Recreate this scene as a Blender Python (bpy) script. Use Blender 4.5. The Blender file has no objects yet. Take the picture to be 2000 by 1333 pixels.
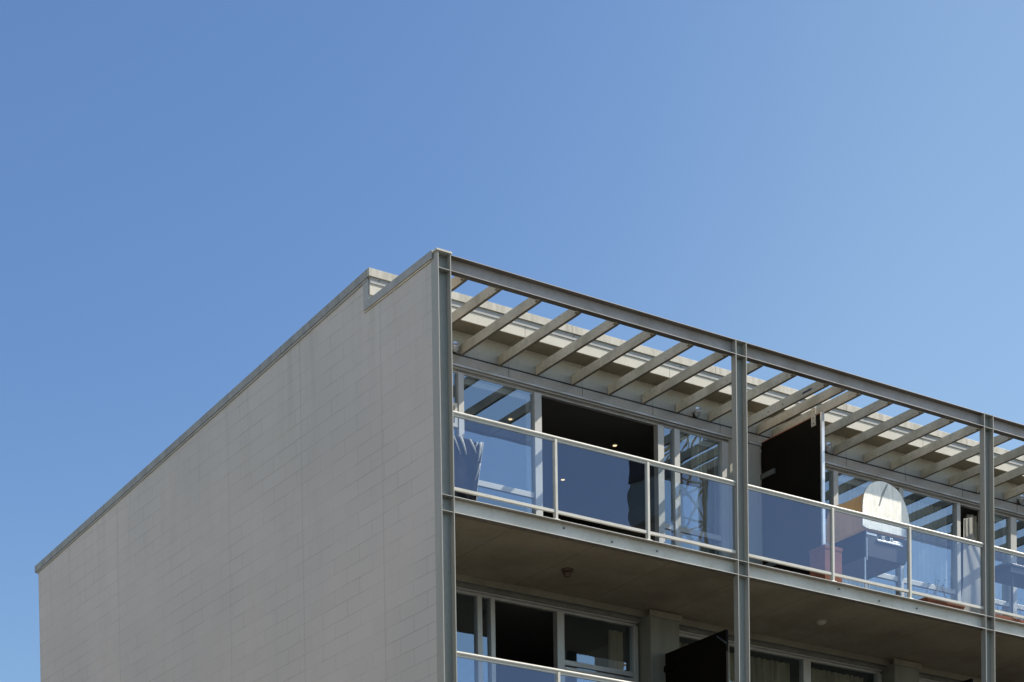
import bpy, bmesh, math, random
from mathutils import Vector, Matrix
random.seed(7)
R = math.radians
scn = bpy.context.scene
C = scn.collection
GZ = -11.2            # street level; the top balcony deck is z = 0
BAY = 4.4907          # column spacing
CW = 0.183            # column width
WY = 1.90             # plane of the glazed wall behind the balconies
NB = 4                # bays built
XE = NB*BAY + CW      # far end of the block
FL = 2.8              # storey height

# ------------------------------------------------------------------ materials
def nodes(name):
    m = bpy.data.materials.new(name); m.use_nodes = True
    nt = m.node_tree; nt.nodes.clear()
    out = nt.nodes.new('ShaderNodeOutputMaterial')
    return m, nt, out

def N(nt, typ, **kw):
    n = nt.nodes.new(typ)
    for k, v in kw.items():
        if k.startswith('i_'):
            key = k[2:]
            key = int(key) if key.isdigit() else key.replace('_', ' ')
            n.inputs[key].default_value = v
        else:
            setattr(n, k, v)
    return n

def math_(nt, op, a, b=None, clamp=False):
    n = nt.nodes.new('ShaderNodeMath'); n.operation = op; n.use_clamp = clamp
    for i, v in enumerate((a, b)):
        if v is None: continue
        if isinstance(v, (int, float)): n.inputs[i].default_value = v
        else: nt.links.new(v, n.inputs[i])
    return n.outputs[0]

def mixc(nt, fac, a, b):
    n = nt.nodes.new('ShaderNodeMix'); n.data_type = 'RGBA'
    for k, v in ((0, fac), (6, a), (7, b)):
        if isinstance(v, (int, float)): n.inputs[k].default_value = v
        elif isinstance(v, (tuple, list)): n.inputs[k].default_value = (*v[:3], 1)
        else: nt.links.new(v, n.inputs[k])
    return n.outputs[2]

def noise(nt, vec, scale, stretch=(1, 1, 1), detail=5, rough=.6):
    mp = nt.nodes.new('ShaderNodeMapping'); mp.inputs['Scale'].default_value = stretch
    nt.links.new(vec, mp.inputs[0])
    n = nt.nodes.new('ShaderNodeTexNoise')
    n.inputs['Scale'].default_value = scale; n.inputs['Detail'].default_value = detail
    n.inputs['Roughness'].default_value = rough
    nt.links.new(mp.outputs[0], n.inputs['Vector'])
    return n.outputs['Fac']

def ramp(nt, fac, p0, p1):
    n = nt.nodes.new('ShaderNodeMapRange'); n.clamp = True; n.interpolation_type = 'SMOOTHSTEP'
    n.inputs[1].default_value = p0; n.inputs[2].default_value = p1
    nt.links.new(fac, n.inputs[0]); return n.outputs[0]

def pbr(name, col, rough=.6, metal=0., dirt=None, amt=.3, streak=False, scale=3., bump=.05, bscale=40, spec=.5, fine=.08, rust=0., under=None, vary=0.):
    m, nt, out = nodes(name)
    b = nt.nodes.new('ShaderNodeBsdfPrincipled')
    tc = nt.nodes.new('ShaderNodeTexCoord').outputs['Object']
    dirt = dirt or tuple(c*.55 for c in col)
    f = noise(nt, tc, scale, (1, 1, .12) if streak else (1, 1, 1))
    f = ramp(nt, f, .38, .72)
    c = mixc(nt, math_(nt, 'MULTIPLY', f, amt), col, dirt)
    f2 = noise(nt, tc, scale*14, (1, 1, .2) if streak else (1, 1, 1), 3)
    c = mixc(nt, math_(nt, 'MULTIPLY', ramp(nt, f2, .45, .75), fine*2.5), c, tuple(x*.5 for x in col))
    if rust:
        f3 = noise(nt, tc, 2.3, (1, 1, 1), 6, .7)
        f3 = ramp(nt, f3, .66, .72)
        c = mixc(nt, math_(nt, 'MULTIPLY', f3, rust), c, (.16, .07, .03))
    if vary:
        oi = nt.nodes.new('ShaderNodeObjectInfo')
        c = mixc(nt, math_(nt, 'MULTIPLY', oi.outputs['Random'], vary), c, tuple(x*.45 for x in col))
    if under:      # shade painted into undersides of outdoor members, with some brown stain
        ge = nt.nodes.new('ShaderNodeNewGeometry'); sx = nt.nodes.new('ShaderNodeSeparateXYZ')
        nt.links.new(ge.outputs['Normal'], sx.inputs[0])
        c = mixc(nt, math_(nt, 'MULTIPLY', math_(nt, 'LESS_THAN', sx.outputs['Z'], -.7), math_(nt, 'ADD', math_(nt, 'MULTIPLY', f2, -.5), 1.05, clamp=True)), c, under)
    nt.links.new(c, b.inputs['Base Color'])
    b.inputs['Roughness'].default_value = rough
    rr = math_(nt, 'ADD', math_(nt, 'MULTIPLY', f2, .25), rough-.12, clamp=True)
    nt.links.new(rr, b.inputs['Roughness'])
    b.inputs['Metallic'].default_value = metal
    b.inputs['Specular IOR Level'].default_value = spec
    if bump:
        bn = nt.nodes.new('ShaderNodeBump'); bn.inputs['Strength'].default_value = bump; bn.inputs['Distance'].default_value = .01
        nt.links.new(noise(nt, tc, bscale, detail=4), bn.inputs['Height'])
        nt.links.new(bn.outputs[0], b.inputs['Normal'])
    nt.links.new(b.outputs[0], out.inputs[0])
    return m

def block_material():
    m, nt, out = nodes('painted_blockwork')
    b = nt.nodes.new('ShaderNodeBsdfPrincipled')
    tc = nt.nodes.new('ShaderNodeTexCoord').outputs['Object']
    sp = nt.nodes.new('ShaderNodeSeparateXYZ'); nt.links.new(tc, sp.inputs[0])
    cb = nt.nodes.new('ShaderNodeCombineXYZ')
    # slight waviness so the joints are not ruler-straight
    wv = noise(nt, tc, 2.2, detail=3)
    wz = math_(nt, 'MULTIPLY', math_(nt, 'SUBTRACT', wv, .5), .012)
    nt.links.new(math_(nt, 'ADD', sp.outputs['Y'], math_(nt, 'ADD', sp.outputs['X'], 40.3)), cb.inputs[0])
    nt.links.new(math_(nt, 'ADD', math_(nt, 'ADD', sp.outputs['Z'], 40.038), wz), cb.inputs[1])
    br = nt.nodes.new('ShaderNodeTexBrick')
    br.offset = .5; br.squash = 1
    for k, v in (('Scale', 1.), ('Mortar Size', .0045), ('Mortar Smooth', .5), ('Brick Width', .64), ('Row Height', .2), ('Bias', 0.)):
        br.inputs[k].default_value = v
    br.inputs['Color1'].default_value = (.0, .0, .0, 1); br.inputs['Color2'].default_value = (1, 1, 1, 1)
    br.inputs['Mortar'].default_value = (.5, .5, .5, 1)
    nt.links.new(cb.outputs[0], br.inputs['Vector'])
    base = mixc(nt, ramp(nt, noise(nt, tc, .22, detail=3), .35, .65), (.625, .582, .545), (.572, .548, .515))
    base = mixc(nt, math_(nt, 'MULTIPLY', ramp(nt, noise(nt, tc, 1.6, (1, 1, .16), 6, .7), .5, .75), .22), base, (.48, .43, .37))
    base = mixc(nt, math_(nt, 'MULTIPLY', br.outputs['Color'], .10), base, (.42, .38, .33))
    base = mixc(nt, math_(nt, 'MULTIPLY', ramp(nt, noise(nt, tc, 7, (1, 1, 1), 6, .75), .6, .72), .12), base, (.74, .68, .60))
    # joints fade in and out under the paint
    jf = ramp(nt, noise(nt, tc, .9, (1, 1, 1), 4, .7), .40, .66)
    jf = math_(nt, 'MULTIPLY', br.outputs['Fac'], math_(nt, 'ADD', math_(nt, 'MULTIPLY', jf, .42), .17))
    base = mixc(nt, jf, base, (.20, .175, .145))
    # control joints
    for yj in (1.34, 3.40, 5.52, 9.3):
        d = math_(nt, 'ABSOLUTE', math_(nt, 'SUBTRACT', sp.outputs['Y'], yj))
        l = math_(nt, 'LESS_THAN', d, .008)
        base = mixc(nt, math_(nt, 'MULTIPLY', l, .28), base, (.2, .18, .15))
    # rain streaks and grime that start under the coping and fade downwards
    top = math_(nt, 'SUBTRACT', 3.17, math_(nt, 'MULTIPLY', sp.outputs['Y'], .0473))
    dep = math_(nt, 'SUBTRACT', top, sp.outputs['Z'])
    fall = ramp(nt, dep, 1.9, .05)
    stk = ramp(nt, noise(nt, tc, 3.2, (1, 1, .05), 5, .75), .5, .68)
    base = mixc(nt, math_(nt, 'MULTIPLY', math_(nt, 'MULTIPLY', fall, stk), .24), base, (.33, .31, .26))
    blot = ramp(nt, noise(nt, tc, .55, (1, 1, .8), 4, .6), .46, .62)
    base = mixc(nt, math_(nt, 'MULTIPLY', blot, .14), base, (.46, .46, .45))
    nt.links.new(base, b.inputs['Base Color'])
    b.inputs['Roughness'].default_value = .85; b.inputs['Specular IOR Level'].default_value = .25
    bn = nt.nodes.new('ShaderNodeBump'); bn.inputs['Strength'].default_value = .25; bn.inputs['Distance'].default_value = .006
    h = math_(nt, 'SUBTRACT', noise(nt, tc, 35, detail=6), math_(nt, 'MULTIPLY', br.outputs['Fac'], 1.1))
    nt.links.new(h, bn.inputs['Height']); nt.links.new(bn.outputs[0], b.inputs['Normal'])
    nt.links.new(b.outputs[0], out.inputs[0])
    return m

def seamed(name, col, period, offset, axis='X', dark=.45, second=None, **kw):
    """board or sheet cladding with thin joints every `period` metres"""
    m = pbr(name, col, **kw)
    nt = m.node_tree
    b = [n for n in nt.nodes if n.type == 'BSDF_PRINCIPLED'][0]
    src = b.inputs['Base Color'].links[0].from_socket
    tc = nt.nodes.new('ShaderNodeTexCoord').outputs['Object']
    sp = nt.nodes.new('ShaderNodeSeparateXYZ'); nt.links.new(tc, sp.inputs[0])
    def line(ax, per, off, w):
        v = math_(nt, 'MODULO', math_(nt, 'ADD', sp.outputs[ax], -off + 100*per), per)
        return math_(nt, 'LESS_THAN', math_(nt, 'ABSOLUTE', math_(nt, 'SUBTRACT', v, per/2)), w)
    l = line(axis, period, offset-period/2, .005)
    c = mixc(nt, math_(nt, 'MULTIPLY', l, 1-dark), src, tuple(x*.12 for x in col))
    if second:
        l2 = line(second[0], second[1], second[2]-second[1]/2, .005)
        c = mixc(nt, math_(nt, 'MULTIPLY', l2, 1-dark), c, tuple(x*.12 for x in col))
    nt.links.new(c, b.inputs['Base Color'])
    return m

def glass(name, f0, tint, gcol, rough=.0, wav=.0, film=0., filmcol=(.5, .6, .7)):
    m, nt, out = nodes(name)
    tr = nt.nodes.new('ShaderNodeBsdfTransparent'); tr.inputs[0].default_value = (*tint, 1)
    gl = nt.nodes.new('ShaderNodeBsdfGlossy'); gl.inputs['Color'].default_value = (*gcol, 1); gl.inputs['Roughness'].default_value = rough
    lw = nt.nodes.new('ShaderNodeLayerWeight'); lw.inputs['Blend'].default_value = .5
    p = math_(nt, 'POWER', lw.outputs['Facing'], 5.)
    f = math_(nt, 'ADD', math_(nt, 'MULTIPLY', p, 1-f0), f0, clamp=True)
    tc = nt.nodes.new('ShaderNodeTexCoord').outputs['Object']
    if wav:
        bn = nt.nodes.new('ShaderNodeBump'); bn.inputs['Strength'].default_value = wav; bn.inputs['Distance'].default_value = .02
        nt.links.new(noise(nt, tc, 1.3, detail=2), bn.inputs['Height']); nt.links.new(bn.outputs[0], gl.inputs['Normal'])
    base = tr.outputs[0]
    if film:
        df = nt.nodes.new('ShaderNodeBsdfDiffuse'); df.inputs[0].default_value = (*filmcol, 1)
        sm = ramp(nt, noise(nt, tc, 2.2, (1, 1, .35), 6, .7), .35, .8)
        fm = math_(nt, 'MULTIPLY', math_(nt, 'ADD', math_(nt, 'MULTIPLY', sm, .8), .5), film)
        mx0 = nt.nodes.new('ShaderNodeMixShader'); nt.links.new(fm, mx0.inputs[0])
        nt.links.new(tr.outputs[0], mx0.inputs[1]); nt.links.new(df.outputs[0], mx0.inputs[2]); base = mx0.outputs[0]
    mx = nt.nodes.new('ShaderNodeMixShader')
    nt.links.new(f, mx.inputs[0]); nt.links.new(base, mx.inputs[1]); nt.links.new(gl.outputs[0], mx.inputs[2])
    nt.links.new(mx.outputs[0], out.inputs[0])
    return m

def fabric(name, col, transl=.3, dark=.6, scale=6):
    m, nt, out = nodes(name)
    tc = nt.nodes.new('ShaderNodeTexCoord').outputs['Object']
    c = mixc(nt, ramp(nt, noise(nt, tc, scale, (1, 1, .1)), .35, .7), col, tuple(x*dark for x in col))
    d = nt.nodes.new('ShaderNodeBsdfDiffuse'); t = nt.nodes.new('ShaderNodeBsdfTranslucent')
    nt.links.new(c, d.inputs[0]); nt.links.new(c, t.inputs[0])
    mx = nt.nodes.new('ShaderNodeMixShader'); mx.inputs[0].default_value = transl
    nt.links.new(d.outputs[0], mx.inputs[1]); nt.links.new(t.outputs[0], mx.inputs[2])
    nt.links.new(mx.outputs[0], out.inputs[0]); return m

M = {}
M['block'] = block_material()
M['steel_web'] = pbr('shaded_web_paint', (.29, .305, .28), .5, dirt=(.23, .215, .165), amt=.7, streak=True, scale=5, bump=.03, fine=.12)  # darker column paint, shade of the recess put into its colour
M['steel_col'] = pbr('column_paint', (.38, .375, .34), .5, dirt=(.33, .315, .25), amt=.6, streak=True, scale=5, bump=.03, rust=.0, fine=.1)
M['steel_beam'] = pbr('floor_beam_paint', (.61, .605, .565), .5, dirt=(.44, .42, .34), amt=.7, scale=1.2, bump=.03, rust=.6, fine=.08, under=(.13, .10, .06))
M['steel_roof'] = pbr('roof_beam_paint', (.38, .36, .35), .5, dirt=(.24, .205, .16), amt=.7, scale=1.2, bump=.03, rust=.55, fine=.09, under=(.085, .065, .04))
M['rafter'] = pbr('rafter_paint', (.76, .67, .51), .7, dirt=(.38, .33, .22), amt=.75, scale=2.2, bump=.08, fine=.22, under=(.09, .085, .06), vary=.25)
M['clad'] = seamed('eaves_cladding', (.52, .495, .43), 1.175, 2.25, dark=.5, rough=.7, amt=.4, scale=1.5, bump=.04, dirt=(.40, .37, .30))
M['ledger'] = seamed('ledger_board', (.50, .475, .42), 1.175, 2.25, dark=.1, rough=.65, amt=.4, scale=1.5, bump=.04)
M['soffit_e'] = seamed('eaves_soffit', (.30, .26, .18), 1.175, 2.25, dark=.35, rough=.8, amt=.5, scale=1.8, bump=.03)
M['fascia'] = seamed('fascia_board', (.64, .60, .50), 2.35, 2.30, dark=.35, rough=.6, amt=.35, scale=2.5, bump=.03, dirt=(.50, .46, .37))
M['grey_band'] = pbr('band_grey', (.42, .42, .40), .5, amt=.4, scale=3, bump=.02)  # grey for flashings and drips, also for the painted shadow band
M['cap'] = seamed('zinc_capping', (.52, .49, .42), 2.4, 3.02, dark=.3, second=('Y', 2.05, 1.6), rough=.55, metal=.15, dirt=(.30, .28, .22), amt=.8, streak=True, scale=9, bump=.04, fine=.16)
M['cap_side'] = seamed('parapet_capping', (.34, .335, .31), 1.55, 6.97, axis='Y', dark=.3, rough=.55, metal=.15, dirt=(.22, .215, .19), amt=.7, streak=True, scale=6, bump=.04, fine=.14)
M['cap_low'] = pbr('low_coping_metal', (.40, .39, .37), .55, metal=.1, dirt=(.28, .28, .27), amt=.6, scale=4, bump=.03, fine=.1)
M['alu'] = pbr('anodised_aluminium', (.52, .51, .48), .42, metal=.35, dirt=(.40, .39, .36), amt=.35, scale=4, bump=.015, fine=.06)
M['rail'] = pbr('cream_powder_coat', (.70, .67, .58), .35, dirt=(.50, .47, .40), amt=.4, scale=5, bump=.015, fine=.05)
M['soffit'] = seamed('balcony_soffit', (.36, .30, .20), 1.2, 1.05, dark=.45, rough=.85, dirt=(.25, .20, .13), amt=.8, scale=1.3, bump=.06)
M['deck'] = pbr('deck_tiles', (.12, .11, .10), .8, amt=.4, scale=2)
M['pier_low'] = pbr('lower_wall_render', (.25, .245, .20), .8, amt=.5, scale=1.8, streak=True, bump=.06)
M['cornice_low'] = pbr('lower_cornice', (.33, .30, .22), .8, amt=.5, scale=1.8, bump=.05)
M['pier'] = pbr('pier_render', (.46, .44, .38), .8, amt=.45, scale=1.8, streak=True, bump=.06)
M['pier_dark'] = pbr('grey_bracket', (.12, .125, .115), .6, amt=.5, scale=9)
M['screen'] = pbr('screen_board', (.007, .006, .004), .6, dirt=(.016, .009, .006), amt=.5, scale=3, bump=.03, spec=.08)
M['zinc'] = pbr('galvanised_bracket', (.50, .49, .46), .4, metal=.5, amt=.4, scale=12)
M['bright'] = pbr('polished_edge_trim', (.80, .81, .82), .25, metal=.6, amt=.25, scale=8, dirt=(.55, .57, .6))
M['bolt'] = pbr('bolt_steel', (.16, .17, .17), .5, metal=.5, amt=.4, scale=12)
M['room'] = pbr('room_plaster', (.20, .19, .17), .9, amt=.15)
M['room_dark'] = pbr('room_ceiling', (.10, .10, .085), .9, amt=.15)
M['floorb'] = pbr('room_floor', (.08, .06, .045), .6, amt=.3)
M['roof'] = pbr('roof_membrane', (.25, .25, .25), .8, amt=.4)
M['glass_b'] = glass('balustrade_glass', .14, (.78, .85, .90), (.60, .72, .98), wav=.035, film=.014, filmcol=(.50, .58, .75))
M['glass_w'] = glass('window_glass', .25, (.78, .82, .82), (.72, .9, 1.08), wav=.05, film=.015, filmcol=(.4, .5, .6))
M['curt'] = fabric('curtain_cloth', (.92, .89, .76), .35, .5)
M['curt_d'] = fabric('lower_curtain_cloth', (.80, .69, .48), .3)
M['curt_w'] = fabric('pale_curtain_cloth', (.85, .84, .78), .4, .7)
M['cover'] = pbr('vinyl_cover', (.013, .014, .020), .8, amt=.4, scale=6, bump=.3, bscale=9, dirt=(.022, .023, .028), spec=.04)
M['crease_and_highlight'] = pbr('sunlit_vinyl_fold', (.80, .78, .70), .45, amt=.2, scale=30, dirt=(.12, .12, .13), spec=.4)  # pale copy of the cover vinyl, sunlight on folds put into the colour
M['hood'] = pbr('brushed_hood_metal', (.92, .80, .60), .5, metal=.0, dirt=(.72, .60, .43), amt=.4, scale=5, bump=.1, bscale=60)
M['hood'] = fabric('hood_cover_cloth', (.98, .80, .54), .6, .88)
M['hoodend'] = pbr('hammered_end_plate', (.82, .78, .68), .36, metal=.45, dirt=(.48, .46, .40), amt=.5, streak=True, scale=22, bump=.5, bscale=70)
M['bbqdark'] = pbr('barbecue_enamel', (.03, .04, .055), .35, amt=.3, scale=5)
M['knob'] = pbr('control_panel_steel', (.75, .75, .72), .3, metal=.5, amt=.2)
M['terra'] = pbr('terracotta', (.42, .13, .06), .8, amt=.5, scale=5, dirt=(.15, .06, .035), bump=.12)
M['black'] = pbr('black_metal', (.03, .03, .03), .4, amt=.2)
M['lampw'] = pbr('lamp_plastic', (.55, .52, .42), .4, amt=.2)
M['lampbr'] = pbr('brown_lamp_body', (.12, .075, .05), .5, amt=.3)
M['leaf'] = pbr('leaf_green', (.06, .10, .035), .5, amt=.5, scale=20)
M['twig'] = pbr('dry_twigs', (.16, .10, .07), .8, amt=.4, scale=20)
M['yellow'] = pbr('crane_paint', (.95, .64, .28), .5, amt=.4, scale=1)
M['brick'] = pbr('brick_render', (.62, .48, .34), .85, amt=.5, scale=.5)
M['tile'] = pbr('slate', (.05, .05, .045), .7, amt=.4)
M['asphalt'] = pbr('asphalt', (.055, .055, .055), .9, amt=.4, scale=.6, bump=.2, bscale=60)
M['paving'] = seamed('concrete_paving', (.13, .12, .105), .6, 0, dark=.4, second=('Y', .6, 0), rough=.85, amt=.4, scale=.8)
M['kerb'] = pbr('kerb_concrete', (.34, .33, .31), .85, amt=.4)
M['paint'] = pbr('road_paint', (.75, .75, .72), .7, amt=.4, scale=3)
M['cream'] = pbr('cream_render', (.74, .64, .50), .9, amt=.25, scale=.5)
M['darkpane'] = pbr('dark_pane', (.05, .06, .07), .1, amt=.2)
M['ground'] = pbr('ground_soil', (.07, .062, .048), .95, amt=.5, scale=.05, dirt=(.045, .05, .03))
em, nt, out = nodes('downlight_glow')
e = nt.nodes.new('ShaderNodeEmission'); e.inputs[0].default_value = (1, .70, .38, 1); e.inputs[1].default_value = 2.0
nt.links.new(e.outputs[0], out.inputs[0]); M['glow'] = em

# ------------------------------------------------------------------ mesh helpers
class MB:
    def __init__(s): s.bm = bmesh.new()
    def box(s, x0, x1, y0, y1, z0, z1, bev=0.):
        bm = s.bm
        v = [bm.verts.new(p) for p in ((x0,y0,z0),(x1,y0,z0),(x1,y1,z0),(x0,y1,z0),(x0,y0,z1),(x1,y0,z1),(x1,y1,z1),(x0,y1,z1))]
        fs = [bm.faces.new([v[i] for i in q]) for q in ((3,2,1,0),(4,5,6,7),(0,1,5,4),(1,2,6,5),(2,3,7,6),(3,0,4,7))]
        if bev:
            ed = list({e for f in fs for e in f.edges})
            bmesh.ops.bevel(bm, geom=ed, offset=bev, segments=2, profile=.5, affect='EDGES')
        return s
    def prism(s, poly, axis, a0, a1):
        """poly: 2-D points in the two other axes, extruded along axis from a0 to a1"""
        def P(p, a):
            return {'x': (a, p[0], p[1]), 'y': (p[0], a, p[1]), 'z': (p[0], p[1], a)}[axis]
        bm = s.bm; n = len(poly)
        A = [bm.verts.new(P(p, a0)) for p in poly]; B = [bm.verts.new(P(p, a1)) for p in poly]
        bm.faces.new(A); bm.faces.new(B[::-1])
        for i in range(n):
            bm.faces.new([A[i], B[i], B[(i+1) % n], A[(i+1) % n]])
        return s
    def tube(s, p0, p1, r, seg=12, r1=None):
        p0, p1 = Vector(p0), Vector(p1); d = p1-p0
        q = d.to_track_quat('Z', 'Y'); r1 = r if r1 is None else r1
        bm = s.bm
        A = [bm.verts.new(p0 + q @ Vector((r*math.cos(t), r*math.sin(t), 0))) for t in [2*math.pi*i/seg for i in range(seg)]]
        B = [bm.verts.new(p1 + q @ Vector((r1*math.cos(t), r1*math.sin(t), 0))) for t in [2*math.pi*i/seg for i in range(seg)]]
        bm.faces.new([bm.verts.new(v.co) for v in A[::-1]]); bm.faces.new([bm.verts.new(v.co) for v in B])
        for i in range(seg):
            f = bm.faces.new([A[i], A[(i+1) % seg], B[(i+1) % seg], B[i]]); f.smooth = True
        return s
    def loft(s, rings, cap0=True, cap1=True, smooth=True):
        bm = s.bm
        V = [[bm.verts.new(p) for p in r] for r in rings]; n = len(V[0])
        for a, b in zip(V, V[1:]):
            for i in range(n):
                f = bm.faces.new([a[i], a[(i+1) % n], b[(i+1) % n], b[i]]); f.smooth = smooth
        if cap0: bm.faces.new(V[0][::-1])
        if cap1: bm.faces.new(V[-1])
        return s
    def grid(s, fn, nu, nv, smooth=True):
        bm = s.bm
        V = [[bm.verts.new(fn(i/nu, j/nv)) for j in range(nv+1)] for i in range(nu+1)]
        for i in range(nu):
            for j in range(nv):
                f = bm.faces.new([V[i][j], V[i+1][j], V[i+1][j+1], V[i][j+1]]); f.smooth = smooth
        return s
    def build(s, name, mat, parent=None, bevel=0.):
        me = bpy.data.meshes.new(name)
        bmesh.ops.recalc_face_normals(s.bm, faces=s.bm.faces[:])
        s.bm.to_mesh(me); s.bm.free()
        me.materials.append(M[mat] if isinstance(mat, str) else mat)
        o = bpy.data.objects.new(name, me); C.objects.link(o)
        if bevel:
            b = o.modifiers.new('edge', 'BEVEL'); b.width = bevel; b.segments = 2; b.limit_method = 'ANGLE'
        if parent is not None:
            o.parent = parent
            o.matrix_parent_inverse = Matrix.Translation(-abs_loc(parent))
        return o

def abs_loc(o):
    # world position of a parent whose own chain holds only translations
    v = Vector(o.location)
    if o.parent is not None and o.type == 'EMPTY': v += abs_loc(o.parent)
    if o.type == 'MESH': v = Vector((0, 0, 0))
    return v

def thing(name, label, cat, loc=(0, 0, 0), group=None):
    o = bpy.data.objects.new(name, None); C.objects.link(o); o.location = loc
    o.empty_display_size = .2
    o['label'] = label; o['category'] = cat
    if group: o['group'] = group
    return o
def tag(o, label, cat, group=None):
    o['label'] = label; o['category'] = cat
    if group: o['group'] = group
    return o
def struct(o): o['kind'] = 'structure'; return o

def cyl_bolts(mb, pts, r=.011, d=.012, axis='y'):
    for p in pts:
        q = {'y': (p[0], p[1]-d, p[2]), 'x': (p[0]-d, p[1], p[2]), 'z': (p[0], p[1], p[2]-d)}[axis]
        mb.tube(p, q, r, 6)

# ------------------------------------------------------------------ the block of flats
B = thing('apartment_building', 'grey blockwork block of flats with steel framed glass balconies and slatted roof pergola', 'building', (0, 0, GZ))
YB = 12.53
def roof_z(y): return 3.202 - (y-1.56)*.0473

# side walls: one blockwork leaf each end (the far end is the same, set back the same way)
def end_wall(x0, x1):
    pts = [(.012, GZ), (YB, GZ), (YB, roof_z(YB)-.105), (1.66, roof_z(1.66)-.105), (1.66, 2.745), (.012, 2.745)]
    return MB().prism(pts, 'x', x0, x1).build('block_wall', 'block', B)
w1 = end_wall(-.002, -.002+.19) if False else None
def end_wall2(x0, x1):
    mb = MB()
    pts = [(.15, GZ), (YB, GZ), (YB, roof_z(YB)-.105), (1.66, roof_z(1.66)-.105), (1.66, 2.745), (.15, 2.745)]
    mb.prism(pts, 'x', x0, x1)
    return mb.build('block_wall', 'block', B)
end_wall2(.0, .19)
MB().box(.001, .18, .0925, .1495, GZ, 2.745).build('cover_strip', 'steel_col', B)
end_wall2(XE-.19, XE)
MB().box(.19, XE-.19, YB-.2, YB, GZ, roof_z(YB)-.11).build('rear_wall', 'block', B)
# copings
def coping(xa, xb, side):
    mb = MB()
    z0, z1 = roof_z(1.56), roof_z(YB+.08)
    # sloping capping over the main part of the end wall, with a drip below
    mb.prism([(1.602, z0-.100), (YB+.08, z1-.105), (YB+.08, z1), (1.602, z0-.002)], 'x', xa, xb)
    o = mb.build('parapet_capping', 'cap_side', B)
    mb = MB()
    mb.prism([(1.60, z0-.125), (YB+.03, z1-.13), (YB+.03, z1-.106), (1.60, z0-.101)], 'x', xa+.012, xb-.012)
    mb.build('capping_drip', 'grey_band', o)
coping(-.03, .22, 0); coping(XE-.22, XE+.03, 1)
# low coping between pergola and main parapet, and the upstand flashing that closes the step
for xa, xb in ((-.022, .21), (XE-.21, XE+.022)):
    o = MB().prism([(.096, 2.745), (1.70, 2.735), (1.70, 2.832), (.096, 2.838)], 'x', xa, xb).build('low_coping', 'cap_low', B)
    MB().prism([(1.596, 2.83), (1.72, 2.83), (1.72, 3.07), (1.596, 3.078)], 'x', xa+.01, xb-.01).build('flashing', 'grey_band', o)
    MB().prism([(.152, 2.722), (1.705, 2.712), (1.705, 2.733), (.152, 2.743)], 'x', xa+.012, xb-.012).build('coping_drip', 'rafter', o)
# white end cap over the corner column
MB().box(-.018, CW+.012, -.012, .094, 2.802, 2.822).build('column_cap', 'fascia', B)

# columns: H sections, flanges across the facade line, web facing the street
def column(i):
    x0 = i*BAY; x1 = x0+CW; t = .012; D = .092
    zt = 2.80
    mb = MB().box(x0, x0+t, 0, D, GZ, zt).box(x1-t, x1, 0, D, GZ, zt)
    o = mb.build('steel_column', 'steel_col', B, .0012)
    MB().box(x0+t, x1-t, .078, .086, GZ, zt-.001).build('column_web', 'steel_web', o)
    for k in range(4):
        zf = -FL*k
        for z in (zf-.004, zf-.188):
            MB().box(x0+t, x1-t, .003, .078, z-.004, z+.004).build('stiffener_plate', 'steel_col', o)
    for z in (2.612, 2.794):
        MB().box(x0+t, x1-t, .003, .078, z-.004, z+.004).build('stiffener_plate', 'steel_col', o)
    for k in range(2):
        zf = -FL*k
        for dx in (.055, .125): MB().tube((x0+dx, .04, zf-.0085), (x0+dx, .04, zf-.027), .014, 6).build('bolt', 'bolt', o)
        MB().tube((x0+.055, .078, zf-.11), (x0+.055, .062, zf-.11), .014, 6).build('bolt', 'bolt', o)
    for dx in (.05, .125): MB().tube((x0+dx, .04, 2.6075), (x0+dx, .04, 2.588), .015, 6).build('bolt', 'bolt', o)
for i in range(NB+1): column(i)

def ubeam(x0, x1, zt, zb, name, mat, D=.092, t=.009):
    mb = MB()
    mb.box(x0, x1, 0.001, D, zt-t, zt).box(x0, x1, 0.001, D, zb, zb+t)
    mb.box(x0, x1, .078, .086, zb+t, zt-t)
    return mb.build(name, mat, B, .0015)
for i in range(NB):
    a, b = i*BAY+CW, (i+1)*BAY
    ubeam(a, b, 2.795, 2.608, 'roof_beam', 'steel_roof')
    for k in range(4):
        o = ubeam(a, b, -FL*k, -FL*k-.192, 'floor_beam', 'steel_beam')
        if k < 2:
            for q, dz in ((1.62, .06), (3.05, .09), (2.35, .10)):
                MB().tube((a+q, .078, -FL*k-dz), (a+q, .064, -FL*k-dz), .012, 6).build('bolt', 'bolt', o)

# pergola rafters, unevenly spaced by the screen as in the photo
rx = [.472, .955, 1.537, 2.124, 2.707, 3.281, 3.877, 4.45, 5.026, 5.604, 6.177, 6.473, 6.757, 7.327, 7.911, 8.494, 9.03, 9.656]
x = rx[-1]
while x < XE-.7:
    x += .58; rx.append(x)
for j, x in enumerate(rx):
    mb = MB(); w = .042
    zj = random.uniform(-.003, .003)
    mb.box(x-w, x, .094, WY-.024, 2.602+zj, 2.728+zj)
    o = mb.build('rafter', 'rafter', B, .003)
    mb = MB(); mb.box(x-w-.045, x-w-.001, .07, .125, 2.598, 2.607)
    mb.tube((x-w-.022, .085, 2.598), (x-w-.022, .085, 2.586), .012, 6)
    mb.build('rafter_cleat', 'rafter', o)
    if j == 10:   # the slot and holes in the odd rafter
        MB().box(x-w-.0015, x-w+.001, .40, .58, 2.645, 2.672).build('slot', 'black', o)
        for yy in (.98, 1.28): MB().box(x-w-.0015, x-w+.001, yy, yy+.018, 2.645, 2.662).build('bolt_hole', 'black', o)

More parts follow.
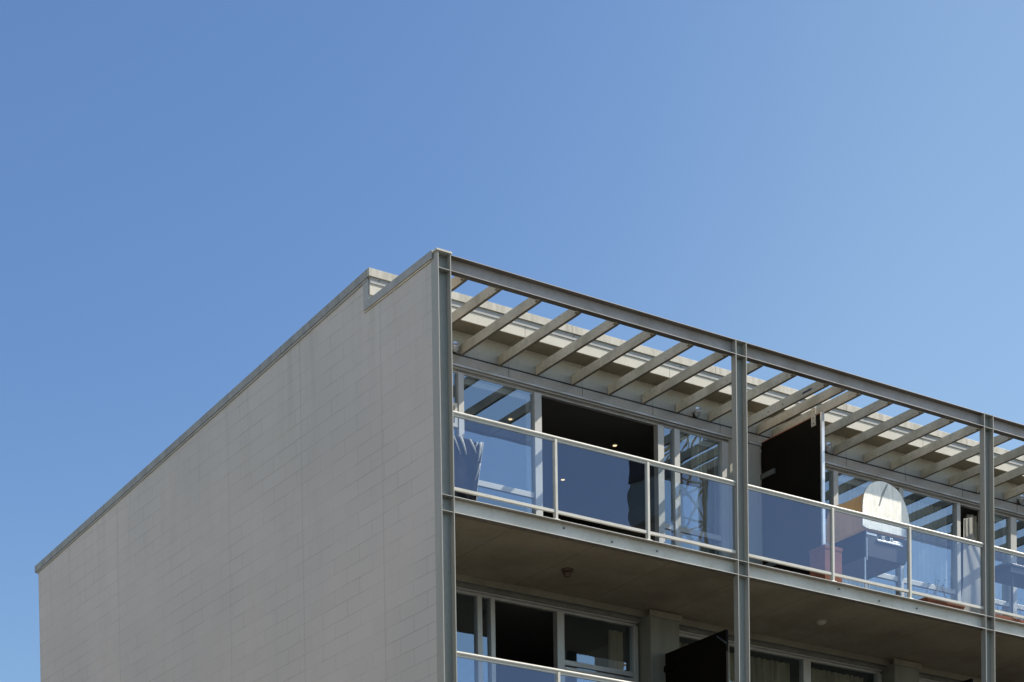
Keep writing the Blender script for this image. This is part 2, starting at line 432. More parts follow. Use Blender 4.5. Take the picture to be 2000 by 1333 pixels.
# eaves, fascia and back wall above the ledger
MB().box(.19, XE-.19, WY-.004, WY+.12, 2.612, 2.93).build('eaves_wall', 'clad', B)
MB().box(.19, XE-.19, WY-.012, WY+.12, 2.492, 2.600).build('ledger', 'ledger', B, .003)
MB().box(.19, XE-.19, WY-.022, WY+.02, 2.6005, 2.6115).box(.19, XE-.19, WY-.016, WY+.02, 2.4895, 2.4915).build('shadow_strip', 'black', B)  # black strips painted in as the shadow lines above and below the ledger
MB().box(.19, XE-.19, WY-.018, WY+.10, 2.462, 2.489).build('head_flashing', 'alu', B)
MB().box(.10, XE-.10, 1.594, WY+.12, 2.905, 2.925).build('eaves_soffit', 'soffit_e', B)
MB().box(.0, XE, 1.574, 1.593, 2.896, 3.03).build('fascia', 'fascia', B)
MB().box(.002, XE-.002, 1.562, 1.593, 3.032, 3.103).build('grey_band', 'grey_band', B)  # grey band stands in for the capping's shadow on the fascia
MB().box(-.03, XE+.03, 1.54, 1.60, 3.104, 3.202).build('eaves_capping', 'cap', B, .003)
mb = MB()
mb.prism([(1.60, 2.93), (YB-.1, roof_z(YB)-.30), (YB-.1, roof_z(YB)-.12), (1.60, 3.09)], 'x', .19, XE-.19)
mb.build('roof', 'roof', B)
# little clips / vents seen on the capping
for x in (.12, 3.05, 4.83, 5.9, 8.2, 9.4):
    MB().box(x, x+.02, 1.552, 1.56, 3.075, 3.09).build('capping_clip', 'bolt', B)

# slabs, soffits
for k in range(5):
    z = -FL*k
    if k < 4:
        MB().box(.19, XE-.19, .094, WY+.1, z-.188, z-.012).build('balcony_slab', 'deck', B)
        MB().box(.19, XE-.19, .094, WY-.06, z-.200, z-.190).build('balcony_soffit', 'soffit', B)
    MB().box(.19, XE-.19, WY+.1, YB-.2, z-.30, z-.012).build('floor_slab', 'floorb', B)
# interior of each storey: ceiling, back partition, party walls
for k in range(4):
    z = -FL*k
    mb = MB()
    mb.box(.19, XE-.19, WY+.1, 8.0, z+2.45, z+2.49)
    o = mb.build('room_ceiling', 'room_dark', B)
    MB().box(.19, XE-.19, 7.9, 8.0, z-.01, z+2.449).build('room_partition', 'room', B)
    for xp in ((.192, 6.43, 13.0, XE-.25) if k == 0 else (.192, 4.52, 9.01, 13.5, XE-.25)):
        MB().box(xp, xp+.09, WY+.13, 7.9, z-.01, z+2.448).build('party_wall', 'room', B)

# ------------------------------------------------------------------ glazing
GY0, GY1 = WY+.022, WY+.115      # frame depth
def curtain(x0, x1, z0, z1, y, mat, label, folds=9, amp=.03, group='curtains behind the balcony glass', gather=1., name='curtain'):
    n = max(24, int(folds*8))
    def fn(u, v):
        x = x0+(x1-x0)*u; ph = u*folds*2*math.pi
        a = amp*(.75+.25*math.sin(u*17+1))*(1-.15*math.sin(v*3))
        return (x+.012*math.sin(ph*.5+v*2), y+a*math.sin(ph+.25*math.sin(v*4+u*9)), z0+(z1-z0)*v)
    mb = MB().grid(fn, n, 6)
    return tag(mb.build(name, mat), label, 'curtain', group)

def glazing(x0, x1, zb, zt, segs, transom=None, low=None, y=0):
    """segs: list of (xa, xb, kind); kind P fixed pane, S pane with a sash frame behind, O open.
       everything between the segments is mullion."""
    mb = MB()
    a0, a1 = GY0+y, GY1+y
    mb.box(x0, x1, a0-.012, a1, zt-.020, zt).box(x0, x1, a0+.035, a1-.001, zt-.055, zt-.0205)   # head, stepped
    mb.box(x0, x1, a0, a1, zb, zb+.05)                        # sill
    edges = [x0]
    for s in segs: edges += [s[0], s[1]]
    edges.append(x1)
    for i in range(0, len(edges), 2):
        e0, e1 = edges[i], edges[i+1]
        if e1-e0 > .012: mb.box(e0, e1, a0-.004, a1-.002, zb+.051, zt-.056)
    f = mb.build('window', 'alu', B, .002)
    tr = transom or (zb+1.045, zb+1.115)
    for xa, xb, kind in segs:
        if kind == 'O': continue
        zs = (zb+.05, zt-.055)
        if low != 'none' or kind == 'T':
            m2 = MB().box(xa+.001, xb-.001, a0+.022, a1-.02, tr[0], tr[1])
            m2.build('transom', 'alu', f, .002)
            spans = ((zs[0], tr[0]), (tr[1], zs[1]))
        else: spans = (zs,)
        if kind == 'S':
            m3 = MB(); s0, s1 = a1+.004, a1+.04; g = .06
            m3.box(xa-.03, xa+g-.005, s0, s1, zs[0]+.005, zs[1]-.005).box(xb-g, xb+.03, s0, s1, zs[0]+.005, zs[1]-.005)
            m3.box(xa+g-.005, xb-g, s0, s1, zs[1]-.085, zs[1]-.006).box(xa+g-.005, xb-g, s0, s1, zs[0]+.006, zs[0]+.09)
            m3.build('sash', 'alu', f, .002)
        for (p0, p1) in spans:
            m4 = MB(); yy = a0+.045
            v = [m4.bm.verts.new(q) for q in ((xa-.004, yy, p0-.004), (xb+.004, yy, p0-.004), (xb+.004, yy, p1+.004), (xa-.004, yy, p1+.004))]
            m4.bm.faces.new(v)
            m4.build('pane', 'glass_w', f)
    return f

# top floor, first flat
zt = 2.460
f = glazing(.20, 5.95, -.01, zt, [(.28, 1.49, 'P'), (1.572, 2.67, 'S'), (2.782, 4.705, 'O'), (4.81, 4.99, 'P'), (5.085, 5.83, 'S')])
mb = MB()   # small opening light in the first pane, seen through the balustrade
mb.box(.9, 1.47, GY0-.004, GY0+.03, 1.70, 1.745).box(1.43, 1.47, GY0-.004, GY0+.03, 1.746, 2.0).box(.9, 1.43, GY0-.004, GY0+.03, 1.96, 2.0)
mb.build('hopper_sash', 'rail', f)
MB().box(5.952, 6.515, WY-.002, WY+.12, -.01, 2.458).build('rendered_pier', 'pier', B, .004)
# second flat
f = glazing(6.56, 12.95, -.01, zt, [(6.66, 7.90, 'P'), (7.992, 9.20, 'S'), (9.282, 10.388, 'P'), (10.462, 10.93, 'O'), (11.0, 11.54, 'S'), (11.67, 12.86, 'P')])
MB().box(12.952, 13.55, WY-.006, WY+.12, -.01, 2.458).build('rendered_pier', 'pier', B, .004)
glazing(13.55, XE-.19, -.01, zt, [(13.63, 14.9, 'P'), (14.98, 16.2, 'S'), (16.3, XE-.28, 'P')])
# lower floors
for k in (1, 2, 3):
    z = -FL*k
    MB().box(.19, XE-.19, WY-.10, WY-.062, z+2.515, z+2.60).build('cornice', 'cornice_low', B, .003)
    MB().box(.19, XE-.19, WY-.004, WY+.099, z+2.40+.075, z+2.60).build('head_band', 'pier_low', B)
    for i in range(NB):
        o_ = i*BAY
        xs = .20 if i == 0 else o_+.37
        if i % 2 == 0:
            segs = [(xs+.08, o_+1.73, 'P'), (o_+1.803, o_+1.937, 'P'), (o_+2.003, o_+2.985, 'O' if k == 1 else 'P'), (o_+3.10, o_+4.25, 'T')]
        else:
            segs = [(xs+.08, o_+1.35, 'P'), (o_+1.43, o_+2.80, 'P'), (o_+2.94, o_+4.25, 'P')]
        f = glazing(xs, o_+4.325, z-.01, z+2.472, [s for s in segs if s[2] != 'T'] + [s for s in segs if s[2] == 'T'],
                    transom=(z+1.735, z+1.80), low='none')
        if i % 2 == 0:
            MB().box(o_+3.101, o_+4.249, GY0-.012, GY0+.02, z+1.66, z+1.70).build('awning_sash', 'alu', f, .002)
        # pier on the column line
        if i < NB-1:
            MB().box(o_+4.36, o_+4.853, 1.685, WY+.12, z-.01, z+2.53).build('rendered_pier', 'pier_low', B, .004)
            MB().box(o_+4.335, o_+4.878, 1.655, 1.684, z+2.50, z+2.585).build('cornice', 'cornice_low', B, .003)

# ------------------------------------------------------------------ balustrades
def balustrade(i, zf, odd=False):
    x0, x1 = i*BAY+CW+.002, (i+1)*BAY-.002
    yc = .050
    mb = MB()
    # oval handrail with a small lip below
    n = 24
    ring = [(yc+.032*math.cos(t), .990+.024*math.sin(t)) for t in [2*math.pi*q/n for q in range(n)]]
    mb.loft([[(xx, p[0], p[1]) for p in ring] for xx in (x0, x1)], False, False)
    mb.box(x0, x1, yc-.012, yc+.012, .948, .968)
    mb.box(x0, x1, yc-.018, yc+.018, .088, .122)
    for v in mb.bm.verts: v.co.z += zf
    rail = mb.build('balustrade', 'rail', B)
    px = [(i*BAY)+1.668, (i*BAY)+3.075] if not odd else [(i*BAY)+1.66, (i*BAY)+3.062]
    for x in px:
        mb = MB().box(x-.018, x+.018, yc-.028, yc+.028, zf+.006, zf+.966)
        mb.box(x-.035, x+.045, yc-.035, yc+.035, zf-.0005+.001, zf+.012)
        mb.build('post', 'rail', rail, .003)
    xs = [x0]+px+[x1]
    for a, b in zip(xs, xs[1:]):
        a2 = a+(.02 if a != x0 else .003); b2 = b-(.02 if b != x1 else .003)
        mb = MB()
        v = [mb.bm.verts.new(q) for q in ((a2, yc, zf+.115), (b2, yc, zf+.115), (b2, yc, zf+.955), (a2, yc, zf+.955))]
        mb.bm.faces.new(v); mb.build('glass_panel', 'glass_b', rail)
    return rail
for k in range(4):
    for i in range(NB): balustrade(i, -FL*k)

# ------------------------------------------------------------------ privacy screens
def privacy(x, y0, y1, z0, z1, bright, low=False):
    s = MB().box(x-.02, x+.02, y0+.03, y1, z0, z1).build('privacy_screen', 'screen', B, .003)
    if bright:
        MB().box(x-.026, x+.028, y0-.005, y0+.029, z0, z1+.012).build('edge_trim', 'bright', s, .006)
        MB().box(x-.021, x+.021, y0+.03, y1, z1+.0005, z1+.010).build('top_trim', 'terra', s)
        mb = MB().box(x-.028, x-.0205, y0+.115, y0+.205, z1-.13, z1+.11)
        mb.build('hanger_bracket', 'zinc', s)
        MB().tube((x-.029, y0+.16, z1-.02), (x-.034, y0+.16, z1-.02), .009, 6).tube((x-.029, y0+.16, z1-.09), (x-.034, y0+.16, z1-.09), .009, 6).build('bolt', 'bolt', s)
        for zz in (.76, 2.03):
            MB().box(x-.045, x-.021, y1-.30, y1+.0, zz-.045, zz+.03).build('wall_bracket', 'pier_dark', s, .003)
    else:
        for zz in (z1-.20, z1-.9):
            MB().box(x-.045, x-.021, y1-.20, y1+.045, zz-.05, zz+.03).build('wall_bracket', 'screen', s, .003)
            MB().tube((x-.03, y0+.2, zz+.15), (x-.03, y0+.02, zz+.02), .012, 8).build('latch', 'bolt', s)
    return s
privacy(6.54, .63, WY-.01, .0, 2.50, True)
privacy(13.55, .63, WY-.01, .0, 2.50, True)
for k in (1, 2, 3):
    for xx in (4.62, 4.62+BAY, 4.62+2*BAY): privacy(xx, .36, 1.68, -FL*k, -FL*k+2.03, False)

# ------------------------------------------------------------------ curtains
curtain(5.42, 6.02, .05, 2.36, 2.10, 'curt', 'grey green pleated curtain behind the glass left of the dark screen', 9, .035)
curtain(6.70, 7.88, .05, 2.36, 2.12, 'curt_w', 'sheer pale curtain behind the first pane right of the tall dark screen', 13, .03)
curtain(7.95, 9.22, .05, 2.36, 2.12, 'curt_w', 'sheer pale curtain behind the arched barbecue hood', 14, .03)
curtain(9.25, 10.36, .05, 2.36, 2.12, 'curt_w', 'sheer pale curtain in the pane between barbecue and open door', 12, .03)
curtain(10.78, 10.98, .05, 2.36, 2.10, 'curt', 'gathered beige curtain at the right side of the open top floor door', 4, .03)
curtain(11.0, 11.6, .05, 2.30, 2.16, 'curt', 'beige curtain behind the sash at the right edge of the photo', 6, .03)
curtain(4.93, 5.75, -2.75, -.42, 2.12, 'curt_d', 'dim beige curtain behind the lower floor dark screen', 8, .03)
curtain(5.98, 7.22, -2.75, -.42, 2.12, 'curt_d', 'dim beige curtain on the lower floor right of the middle column', 11, .035)
curtain(3.98, 4.22, -2.75, -.42, 2.14, 'curt_d', 'narrow gathered curtain at the right end of the lower left window', 4, .03)
curtain(7.45, 8.65, -2.75, -.42, 2.12, 'curt_d', 'dim curtain on the lower floor left of the far pier', 11, .035)
# curtain blown out of the open door on to the balcony
def blown(u, v):
    z = .06+2.1*v
    sw = math.sin(math.pi*min(1, v*1.15))
    x = 10.47+u*(.06+.20*sw+.05*(1-v)) - (1-u)*.30*max(0, .55-v)*1.2
    y = 1.86-.26*sw*u - .10*u + .02*math.sin(u*14+v*3)
    return (x, y, z)
tag(MB().grid(blown, 20, 18).build('curtain', 'curt_w'), 'pale grey curtain blown out of the open door by the right column', 'curtain')

# ------------------------------------------------------------------ lamps
def downlight(x, y, label, z=2.449):
    t = thing('downlight', label, 'ceiling light', (x, y, z), 'lit downlights in the top flat')
    mb = MB(); n = 20
    prof = [(.052, -.0), (.052, -.008), (.040, -.010), (.036, -.002)]
    rings = [[(x+r*math.cos(2*math.pi*q/n), y+r*math.sin(2*math.pi*q/n), z+h) for q in range(n)] for r, h in prof]
    mb.loft(rings, False, False).build('trim_ring', 'bright', t)
    mb = MB(); mb.tube((x, y, z-.001), (x, y, z-.006), .027, 16); mb.build('bulb', 'glow', t)
downlight(2.96, 2.92, 'small warm downlight behind the first big pane above the handrail')
downlight(4.72, 2.92, 'small warm downlight in the dark open doorway above the handrail')
downlight(4.84, 4.36, 'small warm downlight seen through the second glass balustrade panel')
downlight(5.22, 5.70, 'small warm downlight seen just above the floor beam')
def spot(x, label, z=2.615):
    y = WY-.08
    t = thing('wall_lamp', label, 'outdoor lamp', (x, y, z), 'small spot lamps above the balcony doors')
    MB().box(x-.03, x+.03, y+.03, y+.075, z-.005, z+.06).build('base', 'black', t, .004)
    mb = MB(); n = 14
    d = Vector((-.35, -.7, .55)).normalized(); q = d.to_track_quat('Z', 'Y'); c0 = Vector((x-.01, y-.005, z+.045))
    prof = [(.012, -.06), (.035, -.052), (.045, -.02), (.048, .03), (.05, .05), (.044, .05), (.038, .03)]
    rings = [[c0+q @ Vector((r*math.cos(2*math.pi*a/n), r*math.sin(2*math.pi*a/n), h)) for a in range(n)] for r, h in prof]
    mb.loft(rings, True, True).build('shade', 'bright', t)
    MB().tube((x+.01, y+.04, z+.005), (x+.0, y-.0, z+.03), .009, 8).build('arm', 'black', t)
spot(1.40, 'small metal spot lamp beside the corner column above the first window')
spot(5.33, 'small metal spot lamp on the ledge just left of the middle column')
spot(7.72, 'small metal spot lamp on the ledge just right of the tall dark screen')
spot(11.69, 'small metal spot lamp at the right edge past the far column')

def bulkhead(x, y, z):
    t = thing('ceiling_lamp', 'brown round bulkhead lamp under the corner balcony', 'ceiling light', (x, y, z))
    n = 16
    def ring(r, h, sq=1): return [(x+r*math.cos(2*math.pi*q/n), y+r*math.sin(2*math.pi*q/n), z-h) for q in range(n)]
    MB().loft([ring(.075, 0), ring(.075, .02), ring(.062, .03)]).build('base', 'lampbr', t)
    MB().loft([ring(.058, .0305), ring(.056, .07), ring(.04, .095), ring(.012, .10)]).build('lamp_cover', 'lampbr', t)
bulkhead(2.47, .95, -.2005)
def dome(x, y, z):
    t = thing('ceiling_lamp', 'flat cream dome lamp under the second balcony', 'ceiling light', (x, y, z))
    n = 18
    def ring(r, h): return [(x+r*math.cos(2*math.pi*q/n), y+r*math.sin(2*math.pi*q/n), z-h) for q in range(n)]
    MB().loft([ring(.075, 0), ring(.075, .012)]).build('base', 'lampw', t)
    MB().loft([ring(.07, .0125), ring(.064, .03), ring(.04, .045), ring(.01, .05)]).build('lamp_cover', 'lampw', t)
dome(6.72, .90, -.2005)

# ------------------------------------------------------------------ things on the top balconies
# 1. covered barbecue in the first bay
t = thing('covered_barbecue', 'barbecue under a creased dark blue vinyl cover beside the corner column', 'barbecue', (.70, .62, 0))
n = 96
def cring(z, hx, hy, fold, sag=0., ph=0.):
    out = []
    for q in range(n):
        a = 2*math.pi*q/n; c, s_ = math.cos(a), math.sin(a)
        e = .38
        px_ = hx*math.copysign(abs(c)**e, c); py_ = hy*math.copysign(abs(s_)**e, s_)
        f = 1+fold*(1-2*abs(math.sin(a*5.5+ph*.3))**.6)+fold*.5*(1-2*abs(math.sin(a*9+1.7+ph)))
        out.append((.553+px_*f*.85, .66+py_*f, (z+sag*math.sin(a*3+.8))*.885))
    return out
rings = [cring(.17, .30, .22, .05, .012, .0), cring(.19, .305, .225, .05, .0, .1), cring(.42, .325, .24, .04, 0, .4), cring(.62, .35, .255, .035, 0, .8),
         cring(.80, .375, .27, .03, 0, .9), cring(.92, .39, .28, .018, .0, 1.0), cring(.985, .39, .28, .006, .004, 1.0), cring(1.01, .36, .25, .012, .012, 1.0), cring(1.03, .25, .17, .02, .014, 1.2), cring(1.045, .06, .05, .02, 0, 1.2)]
cv = MB().loft(rings, False, True).build('cover', 'cover', t)
sd = cv.modifiers.new('sub', 'SUBSURF'); sd.levels = 1; sd.render_levels = 2
tx = bpy.data.textures.new('crease_and_highlight', 'CLOUDS'); tx.noise_scale = .12
dm = cv.modifiers.new('crease_and_highlight', 'DISPLACE'); dm.texture = tx; dm.strength = .05; dm.texture_coords = 'GLOBAL'
for dx in (-.20, .20):
    for dy in (-.13, .15):
        MB().tube((.55+dx, .66+dy, -.01), (.55+dx, .66+dy, .25), .016, 8).build('leg', 'black', t)
mb = MB()    # pale piping along the corner seams, lit look put into its colour
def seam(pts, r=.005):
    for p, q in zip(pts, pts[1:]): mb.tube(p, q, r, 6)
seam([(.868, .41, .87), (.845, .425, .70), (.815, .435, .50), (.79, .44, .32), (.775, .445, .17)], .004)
mb.build('piping', 'crease_and_highlight', t)
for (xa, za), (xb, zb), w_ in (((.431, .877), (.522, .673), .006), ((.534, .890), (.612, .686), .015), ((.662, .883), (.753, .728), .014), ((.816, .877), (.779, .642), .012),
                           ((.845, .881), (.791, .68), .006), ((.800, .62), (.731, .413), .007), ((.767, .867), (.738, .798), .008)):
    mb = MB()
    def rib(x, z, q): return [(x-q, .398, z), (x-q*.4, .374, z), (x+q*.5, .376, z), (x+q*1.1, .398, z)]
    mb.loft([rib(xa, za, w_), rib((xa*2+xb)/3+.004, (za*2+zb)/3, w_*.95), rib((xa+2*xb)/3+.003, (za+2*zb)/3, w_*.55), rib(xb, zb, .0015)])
    mb.build('crease_and_highlight', 'crease_and_highlight', t)  # pale rib, fold highlight put into its colour

# 2. arched barbecue in the second bay
t = thing('barbecue', 'trolley barbecue with tall pale arched hood standing on the second balcony', 'barbecue', (7.6, .85, 0))
cap = [(7.131, 1.06), (7.131, 1.242), (7.137, 1.347), (7.158, 1.469), (7.207, 1.569), (7.293, 1.655), (7.418, 1.712), (7.553, 1.728), (7.687, 1.702), (7.812, 1.648), (7.899, 1.559), (7.956, 1.464), (7.994, 1.365), (8.022, 1.243), (8.036, 1.12), (8.03, 1.04), (7.20, 1.035)]
def smooth(P, n=5):
    out = []; m = len(P)
    for i in range(m):
        p0, p1, p2, p3 = P[i-1], P[i], P[(i+1) % m], P[(i+2) % m]
        hard = i >= m-3 or i == 0
        for k in range(1 if hard else n):
            t_ = k/n
            out.append(tuple(.5*((2*p1[j])+(-p0[j]+p2[j])*t_+(2*p0[j]-5*p1[j]+4*p2[j]-p3[j])*t_*t_+(-p0[j]+3*p1[j]-3*p2[j]+p3[j])*t_**3) for j in (0, 1)))
    return out
cap = smooth(cap)
o = MB().prism(cap, 'y', .50, .522).build('end_plate', 'hoodend', t, .004)
MB().prism([(7.59, 1.70), (7.605, 1.698), (7.53, 1.55), (7.45, 1.38), (7.445, 1.383), (7.50, 1.555)], 'y', .493, .4995).build('plate_streak', 'grey_band', t)  # narrow grey diagonal strip on the end plate
MB().tube((7.98, .47, 1.22), (7.98, .47, 1.07), .012, 10).tube((7.98, .47, 1.21), (7.98, .50, 1.21), .009, 8).tube((7.98, .47, 1.08), (7.98, .50, 1.08), .009, 8).build('handle', 'knob', t)
cx_, cz_ = 7.55, 1.25
def sc(f, dx=0, dz=0): return [(cx_+(a-cx_)*f+dx, cz_+(b-cz_)*f+dz) for a, b in cap]
mb = MB()
rings = [[(a, y, b) for a, b in sc(f, 0, dz)] for y, f, dz in ((.523, .985, -.0), (.56, .93, -.01), (.66, .885, -.02), (.85, .86, -.025), (1.10, .86, -.025), (1.30, .87, -.02))]
mb.loft(rings).build('hood', 'hood', t)
mb = MB()
mb.prism([(7.205, .665), (7.95, .665), (8.0, .74), (8.0, 1.02), (7.205, 1.02)], 'y', .53, 1.31)
mb.build('firebox', 'bbqdark', t, .01)
mb = MB(); mb.box(7.235, 7.42, .524, .538, .965, .995).box(7.225, 7.238, .522, .538, .965, 1.01)
mb.box(7.42, 7.90, .51, .538, .90, .925).box(7.50, 7.515, .512, .538, .926, .985).box(7.535, 7.55, .512, .538, .926, .985)
mb.box(7.66, 7.675, .512, .538, .926, .985).box(7.69, 7.705, .512, .538, .926, .985).box(7.72, 7.88, .516, .538, .927, .955)
for x in (7.50, 7.56, 7.62, 7.68, 7.74, 7.80): mb.tube((x, .51, .905), (x, .498, .905), .008, 8)
mb.build('control_panel', 'knob', t, .002)
for x in (7.225, 7.90):
    for y in (.56, 1.26):
        MB().tube((x, y, -.008), (x, y, .663), .013, 10).build('leg', 'bright', t)
MB().tube((7.20, .495, .60), (7.20, .495, .90), .010, 8).tube((7.235, .495, -.008), (7.235, .495, .3), .008, 8).build('gas_hose', 'bright', t)
MB().tube((8.06, .56, .80), (8.06, 1.24, .80), .012, 8).tube((8.0, .6, .8), (8.06, .6, .8), .01, 8).tube((8.0, 1.2, .8), (8.06, 1.2, .8), .01, 8).build('handle', 'knob', t)
# 3. terracotta planters
def planter(name, label, x0, x1, y0, y1, z1, taper=.0):
    t = thing(name, label, 'planter', ((x0+x1)/2, (y0+y1)/2, 0), None)
    mb = MB(); th = .025
    def rc(z, d): return [(x0+d, y0+d, z), (x1-d, y0+d, z), (x1-d, y1-d, z), (x0+d, y1-d, z)]
    mb.loft([rc(-.008, taper), rc(z1-.05, 0), rc(z1-.05, -.008), rc(z1, -.008), rc(z1, th), rc(z1-.06, th)], True, True, False)
    mb.build('pot', 'terra', t, .004)
    MB().box(x0+th+.002, x1-th-.002, y0+th+.002, y1-th-.002, z1-.06, z1-.035).build('soil', 'twig', t)
    return t
planter('planter', 'tall square terracotta planter in front of the tall dark screen', 6.162, 6.470, .20, .50, .545)
tp = planter('planter', 'long low terracotta trough beside the railing post', 8.22, 8.93, .36, .60, .235, .03)
tq = planter('planter', 'brown trough with dry shrub past the right column', 9.42, 10.3, .36, .62, .20, .03)
def shrub(parent, xr, yr, z0, n_, h, leafy):
    mb = MB(); lf = MB()
    for q in range(n_):
        x = random.uniform(*xr); y = random.uniform(*yr); p = Vector((x, y, z0)); d = Vector((random.uniform(-.3, .3), random.uniform(-.3, .3), 1))
        hh = h*random.uniform(.5, 1)
        for s_ in range(5):
            d2 = d+Vector((random.uniform(-.5, .5), random.uniform(-.5, .5), 0))
            p2 = p+d2.normalized()*hh/5; mb.tube(p, p2, .0035*(1-s_*.15), 4)
            for w in range(3 if leafy else 2):
                c = p2+Vector((random.uniform(-.03, .03),)*3); a = Vector([random.uniform(-1, 1) for _ in range(3)]).normalized(); b = a.orthogonal().normalized()
                L = .02 if leafy else .011
                vs = [lf.bm.verts.new(c+a*L), lf.bm.verts.new(c+b*L*.4), lf.bm.verts.new(c-a*L), lf.bm.verts.new(c-b*L*.4)]
                lf.bm.faces.new(vs)
            p = p2
    mb.box(xr[0], xr[1], yr[0], yr[1], z0-.012, z0+.004)
    mb.build('stems', 'twig', parent); lf.build('foliage', 'leaf' if leafy else 'twig', parent)
shrub(tp, (8.28, 8.88), (.40, .56), .19, 9, .42, True)
shrub(tq, (9.55, 10.2), (.40, .58), .16, 26, .40, False)
# 4. dark table top past the third column
t = thing('side_table', 'dark folding table with chamfered end past the right column', 'table', (10.5, .75, 0))
MB().prism([(9.90, .55), (10.03, .47), (11.1, .47), (11.1, 1.0), (10.03, 1.0), (9.90, .92)], 'z', 1.0, 1.03).build('table_top', 'bbqdark', t, .004)
MB().box(10.02, 11.05, .50, .97, .92, .998).build('apron', 'bbqdark', t)
for x in (10.1, 11.0):
    for y in (.55, .92): MB().tube((x, y, -.008), (x, y, .93), .016, 8).build('leg', 'black', t)
# 5. light shelf box low behind the barbecue
t = thing('storage_box', 'pale blue plastic storage box under the arched barbecue', 'box', (7.0, .75, 0))
MB().prism([(6.83, -.008), (7.11, -.008), (7.15, .24), (6.79, .24)], 'y', .62, .95).build('box_body', 'curt_w', t, .006)
MB().box(6.77, 7.17, .60, .97, .241, .265).build('lid', 'curt_w', t, .006)

# ------------------------------------------------------------------ surroundings
def plane(name, x0, x1, y0, y1, z, mat):
    mb = MB(); mb.bm.faces.new([mb.bm.verts.new(p) for p in ((x0, y0, z), (x1, y0, z), (x1, y1, z), (x0, y1, z))])
    return struct(mb.build(name, mat))
plane('ground', -1500, 1500, -1500, 1500, GZ-.19, 'ground')
plane('street', -400, 400, -26, -6, GZ-.15, 'asphalt')
struct(MB().box(-400, 400, -6, 40, GZ-.3, GZ-.008).build('pavement', 'paving'))
struct(MB().box(-400, 400, -6.16, -6.001, GZ-.3, GZ-.004).build('kerb', 'kerb', None, .01))
struct(MB().box(-400, 400, -60, -26, GZ-.3, GZ-.02).build('pavement', 'paving'))
mb = MB()
for q in range(-60, 60): mb.box(q*6, q*6+3, -16.06, -15.94, GZ-.149, GZ-.146)
struct(mb.build('lane_marking', 'paint'))

# unseen block added left of the view to bounce warm sunlight on to the blockwork
t = thing('bounce_block', 'cream rendered unseen block added left of the grey building to bounce warm light', 'building', (-29, 8, GZ))
nb = MB(); nx = -22.0
nb.box(nx-14, nx, -12, 34, GZ-.02, 5.0)
nb.build('bounce_wall', 'cream', t)
MB().box(nx-14.2, nx+.2, -12.2, 34.2, 5.002, 5.35).build('bounce_parapet', 'fascia', t)
for fl in range(5):
    for q in range(9):
        y0 = -9.5+q*4.7; z0 = GZ+1.0+fl*3.15
        wf = MB().box(nx+.002, nx+.05, y0, y0+1.5, z0, z0+1.7).build('window', 'alu', t)
        MB().box(nx+.051, nx+.056, y0+.08, y0+1.42, z0+.08, z0+1.62).build('pane', 'darkpane', wf)
# what the glass mirrors from across the street: a tower crane and a capped chimney stack
t = thing('tower_crane', 'yellow lattice tower crane mirrored in the balcony glass', 'crane', (51, -60, GZ))
mb = MB(); cxx, cyy, hw = 51.1, -60.0, .95
z = GZ
while z < 40:
    for sx, sy in ((-1, -1), (1, -1), (1, 1), (-1, 1)):
        mb.tube((cxx+sx*hw, cyy+sy*hw, z), (cxx+sx*hw, cyy+sy*hw, z+1.8), .11, 6)
    P = [(-1, -1), (1, -1), (1, 1), (-1, 1)]
    for a, b in zip(P, P[1:]+P[:1]):
        mb.tube((cxx+a[0]*hw, cyy+a[1]*hw, z), (cxx+b[0]*hw, cyy+b[1]*hw, z+1.8), .065, 5)
        mb.tube((cxx+a[0]*hw, cyy+a[1]*hw, z), (cxx+b[0]*hw, cyy+b[1]*hw, z), .05, 5)
    z += 1.8
mb.build('mast', 'yellow', t)
mb = MB(); d = Vector((.8, -.25, .55)).normalized(); o0 = Vector((cxx, cyy, 29.2))
for q in range(20):
    a = o0+d*q*1.6; b = o0+d*(q+1)*1.6
    for off in (Vector((0, .5, 0)), Vector((0, -.5, 0)), Vector((0, 0, 1.0))):
        mb.tube(a+off, b+off, .07, 5)
    mb.tube(a+Vector((0, .5, 0)), b+Vector((0, 0, 1)), .045, 5); mb.tube(a+Vector((0, -.5, 0)), b+Vector((0, 0, 1)), .045, 5)
mb.build('jib', 'yellow', t)
MB().box(cxx-2.2, cxx-.9, cyy-.9, cyy+.9, 26.4, 28.6).build('cab', 'lampw', t, .05)
t = thing('chimney', 'brown chimney stack with dark cap mirrored in the balcony glass', 'chimney', (49.7, -60, GZ))
MB().prism([(49.25, -60.45), (50.2, -60.45), (50.2, -59.5), (49.25, -59.5)], 'z', GZ-.02, 28.4).build('stack', 'brick', t, .03)
mb = MB()
def sq(a, b, z): return [(a, -60.9, z), (b, -60.9, z), (b, -59.0, z), (a, -59.0, z)]
mb.loft([sq(48.8, 50.6, 28.3), sq(48.8, 50.6, 28.55), sq(49.15, 50.3, 30.0)], True, True, False)
mb.build('chimney_cap', 'tile', t)

# ------------------------------------------------------------------ light
SUN_EL, SUN_AZ = 42., 114.     # azimuth clockwise from +Y
w = bpy.data.worlds.new('World'); scn.world = w; w.use_nodes = True
nt = w.node_tree; nt.nodes.clear()
wo = nt.nodes.new('ShaderNodeOutputWorld'); bg = nt.nodes.new('ShaderNodeBackground')
sky = nt.nodes.new('ShaderNodeTexSky'); sky.sky_type = 'NISHITA'; sky.sun_disc = False
sky.sun_elevation = R(SUN_EL); sky.sun_rotation = R(SUN_AZ); sky.altitude = 20
sky.air_density = 1.2; sky.dust_density = .8; sky.ozone_density = 4.0
bg.inputs[1].default_value = .15
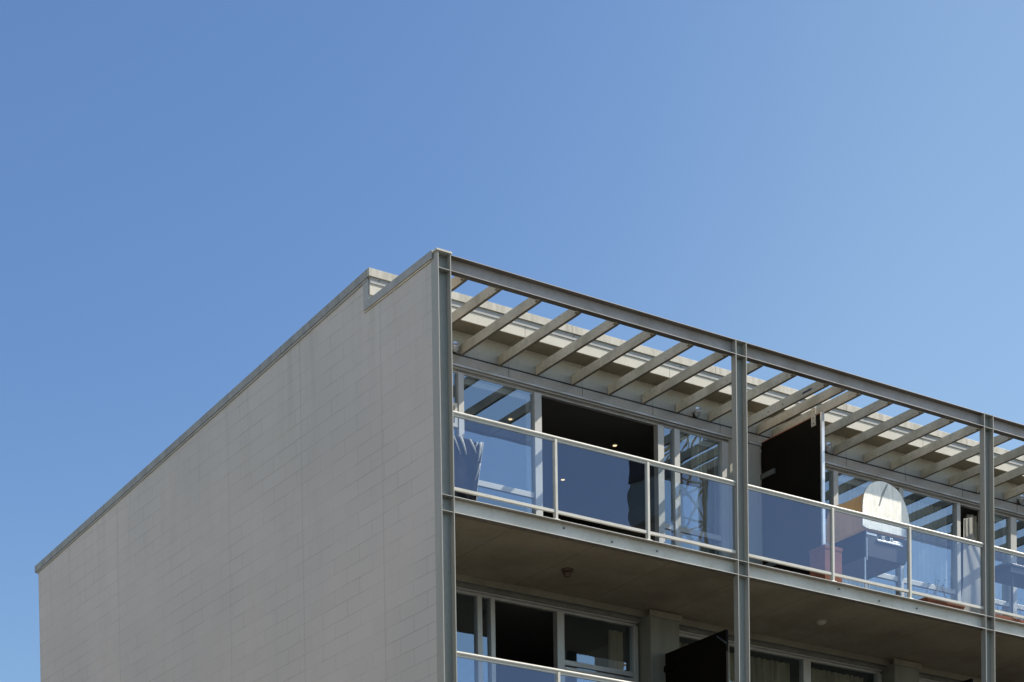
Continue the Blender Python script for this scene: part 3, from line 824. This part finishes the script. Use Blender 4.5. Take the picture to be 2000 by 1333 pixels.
# the deep blue part of the sky away from the sun, upper left of the view
tcw = nt.nodes.new('ShaderNodeTexCoord'); dv = nt.nodes.new('ShaderNodeVectorMath'); dv.operation = 'DOT_PRODUCT'
dv.inputs[1].default_value = (.31776, .80956, .49361)
nt.links.new(tcw.outputs['Generated'], dv.inputs[0])
g_ = ramp(nt, dv.outputs['Value'], .925, 1.005)
tint = mixc(nt, g_, (1.12, 1.11, 1.05), (.72, .83, .98))
mxw = nt.nodes.new('ShaderNodeMix'); mxw.data_type = 'RGBA'; mxw.blend_type = 'MULTIPLY'; mxw.inputs[0].default_value = 1
nt.links.new(sky.outputs[0], mxw.inputs[6]); nt.links.new(tint, mxw.inputs[7])
nt.links.new(mxw.outputs[2], bg.inputs[0]); nt.links.new(bg.outputs[0], wo.inputs[0])
sl = bpy.data.lights.new('sun', 'SUN'); sl.energy = 5.0; sl.angle = R(.53); sl.color = (1, .93, .82)
so = bpy.data.objects.new('sun', sl); C.objects.link(so)
sd_ = Vector((math.sin(R(SUN_AZ))*math.cos(R(SUN_EL)), math.cos(R(SUN_AZ))*math.cos(R(SUN_EL)), math.sin(R(SUN_EL))))
so.rotation_euler = sd_.to_track_quat('Z', 'Y').to_euler(); so.location = (20, -10, 30)

# ------------------------------------------------------------------ camera (solved from the photograph's vanishing points)
cam = bpy.data.cameras.new('camera'); co = bpy.data.objects.new('camera', cam); C.objects.link(co)
yaw, pit, rol = R(33.69188), R(-1.84056), R(-.82684)
F = Vector((math.sin(yaw)*math.cos(pit), math.cos(yaw)*math.cos(pit), math.sin(pit)))
Rt = Vector((math.cos(yaw), -math.sin(yaw), 0)); U = Rt.cross(F)
Rr = Rt*math.cos(rol)+U*math.sin(rol); Ur = -Rt*math.sin(rol)+U*math.cos(rol)
mw = Matrix(((Rr.x, Ur.x, -F.x, -13.59290), (Rr.y, Ur.y, -F.y, -21.61950), (Rr.z, Ur.z, -F.z, -9.20938), (0, 0, 0, 1)))
co.matrix_world = mw
cam.sensor_width = 36; cam.lens = 4206.9586/2000*36; cam.shift_x = 0; cam.shift_y = (2634.008-666.5)/2000
cam.clip_start = .1; cam.clip_end = 5000
scn.camera = co
scn.view_settings.view_transform = 'Standard'; scn.view_settings.look = 'None'; scn.view_settings.exposure = 0; scn.view_settings.gamma = 1
scn.render.engine = 'CYCLES'
scn.cycles.transparent_max_bounces = 16; scn.cycles.max_bounces = 8
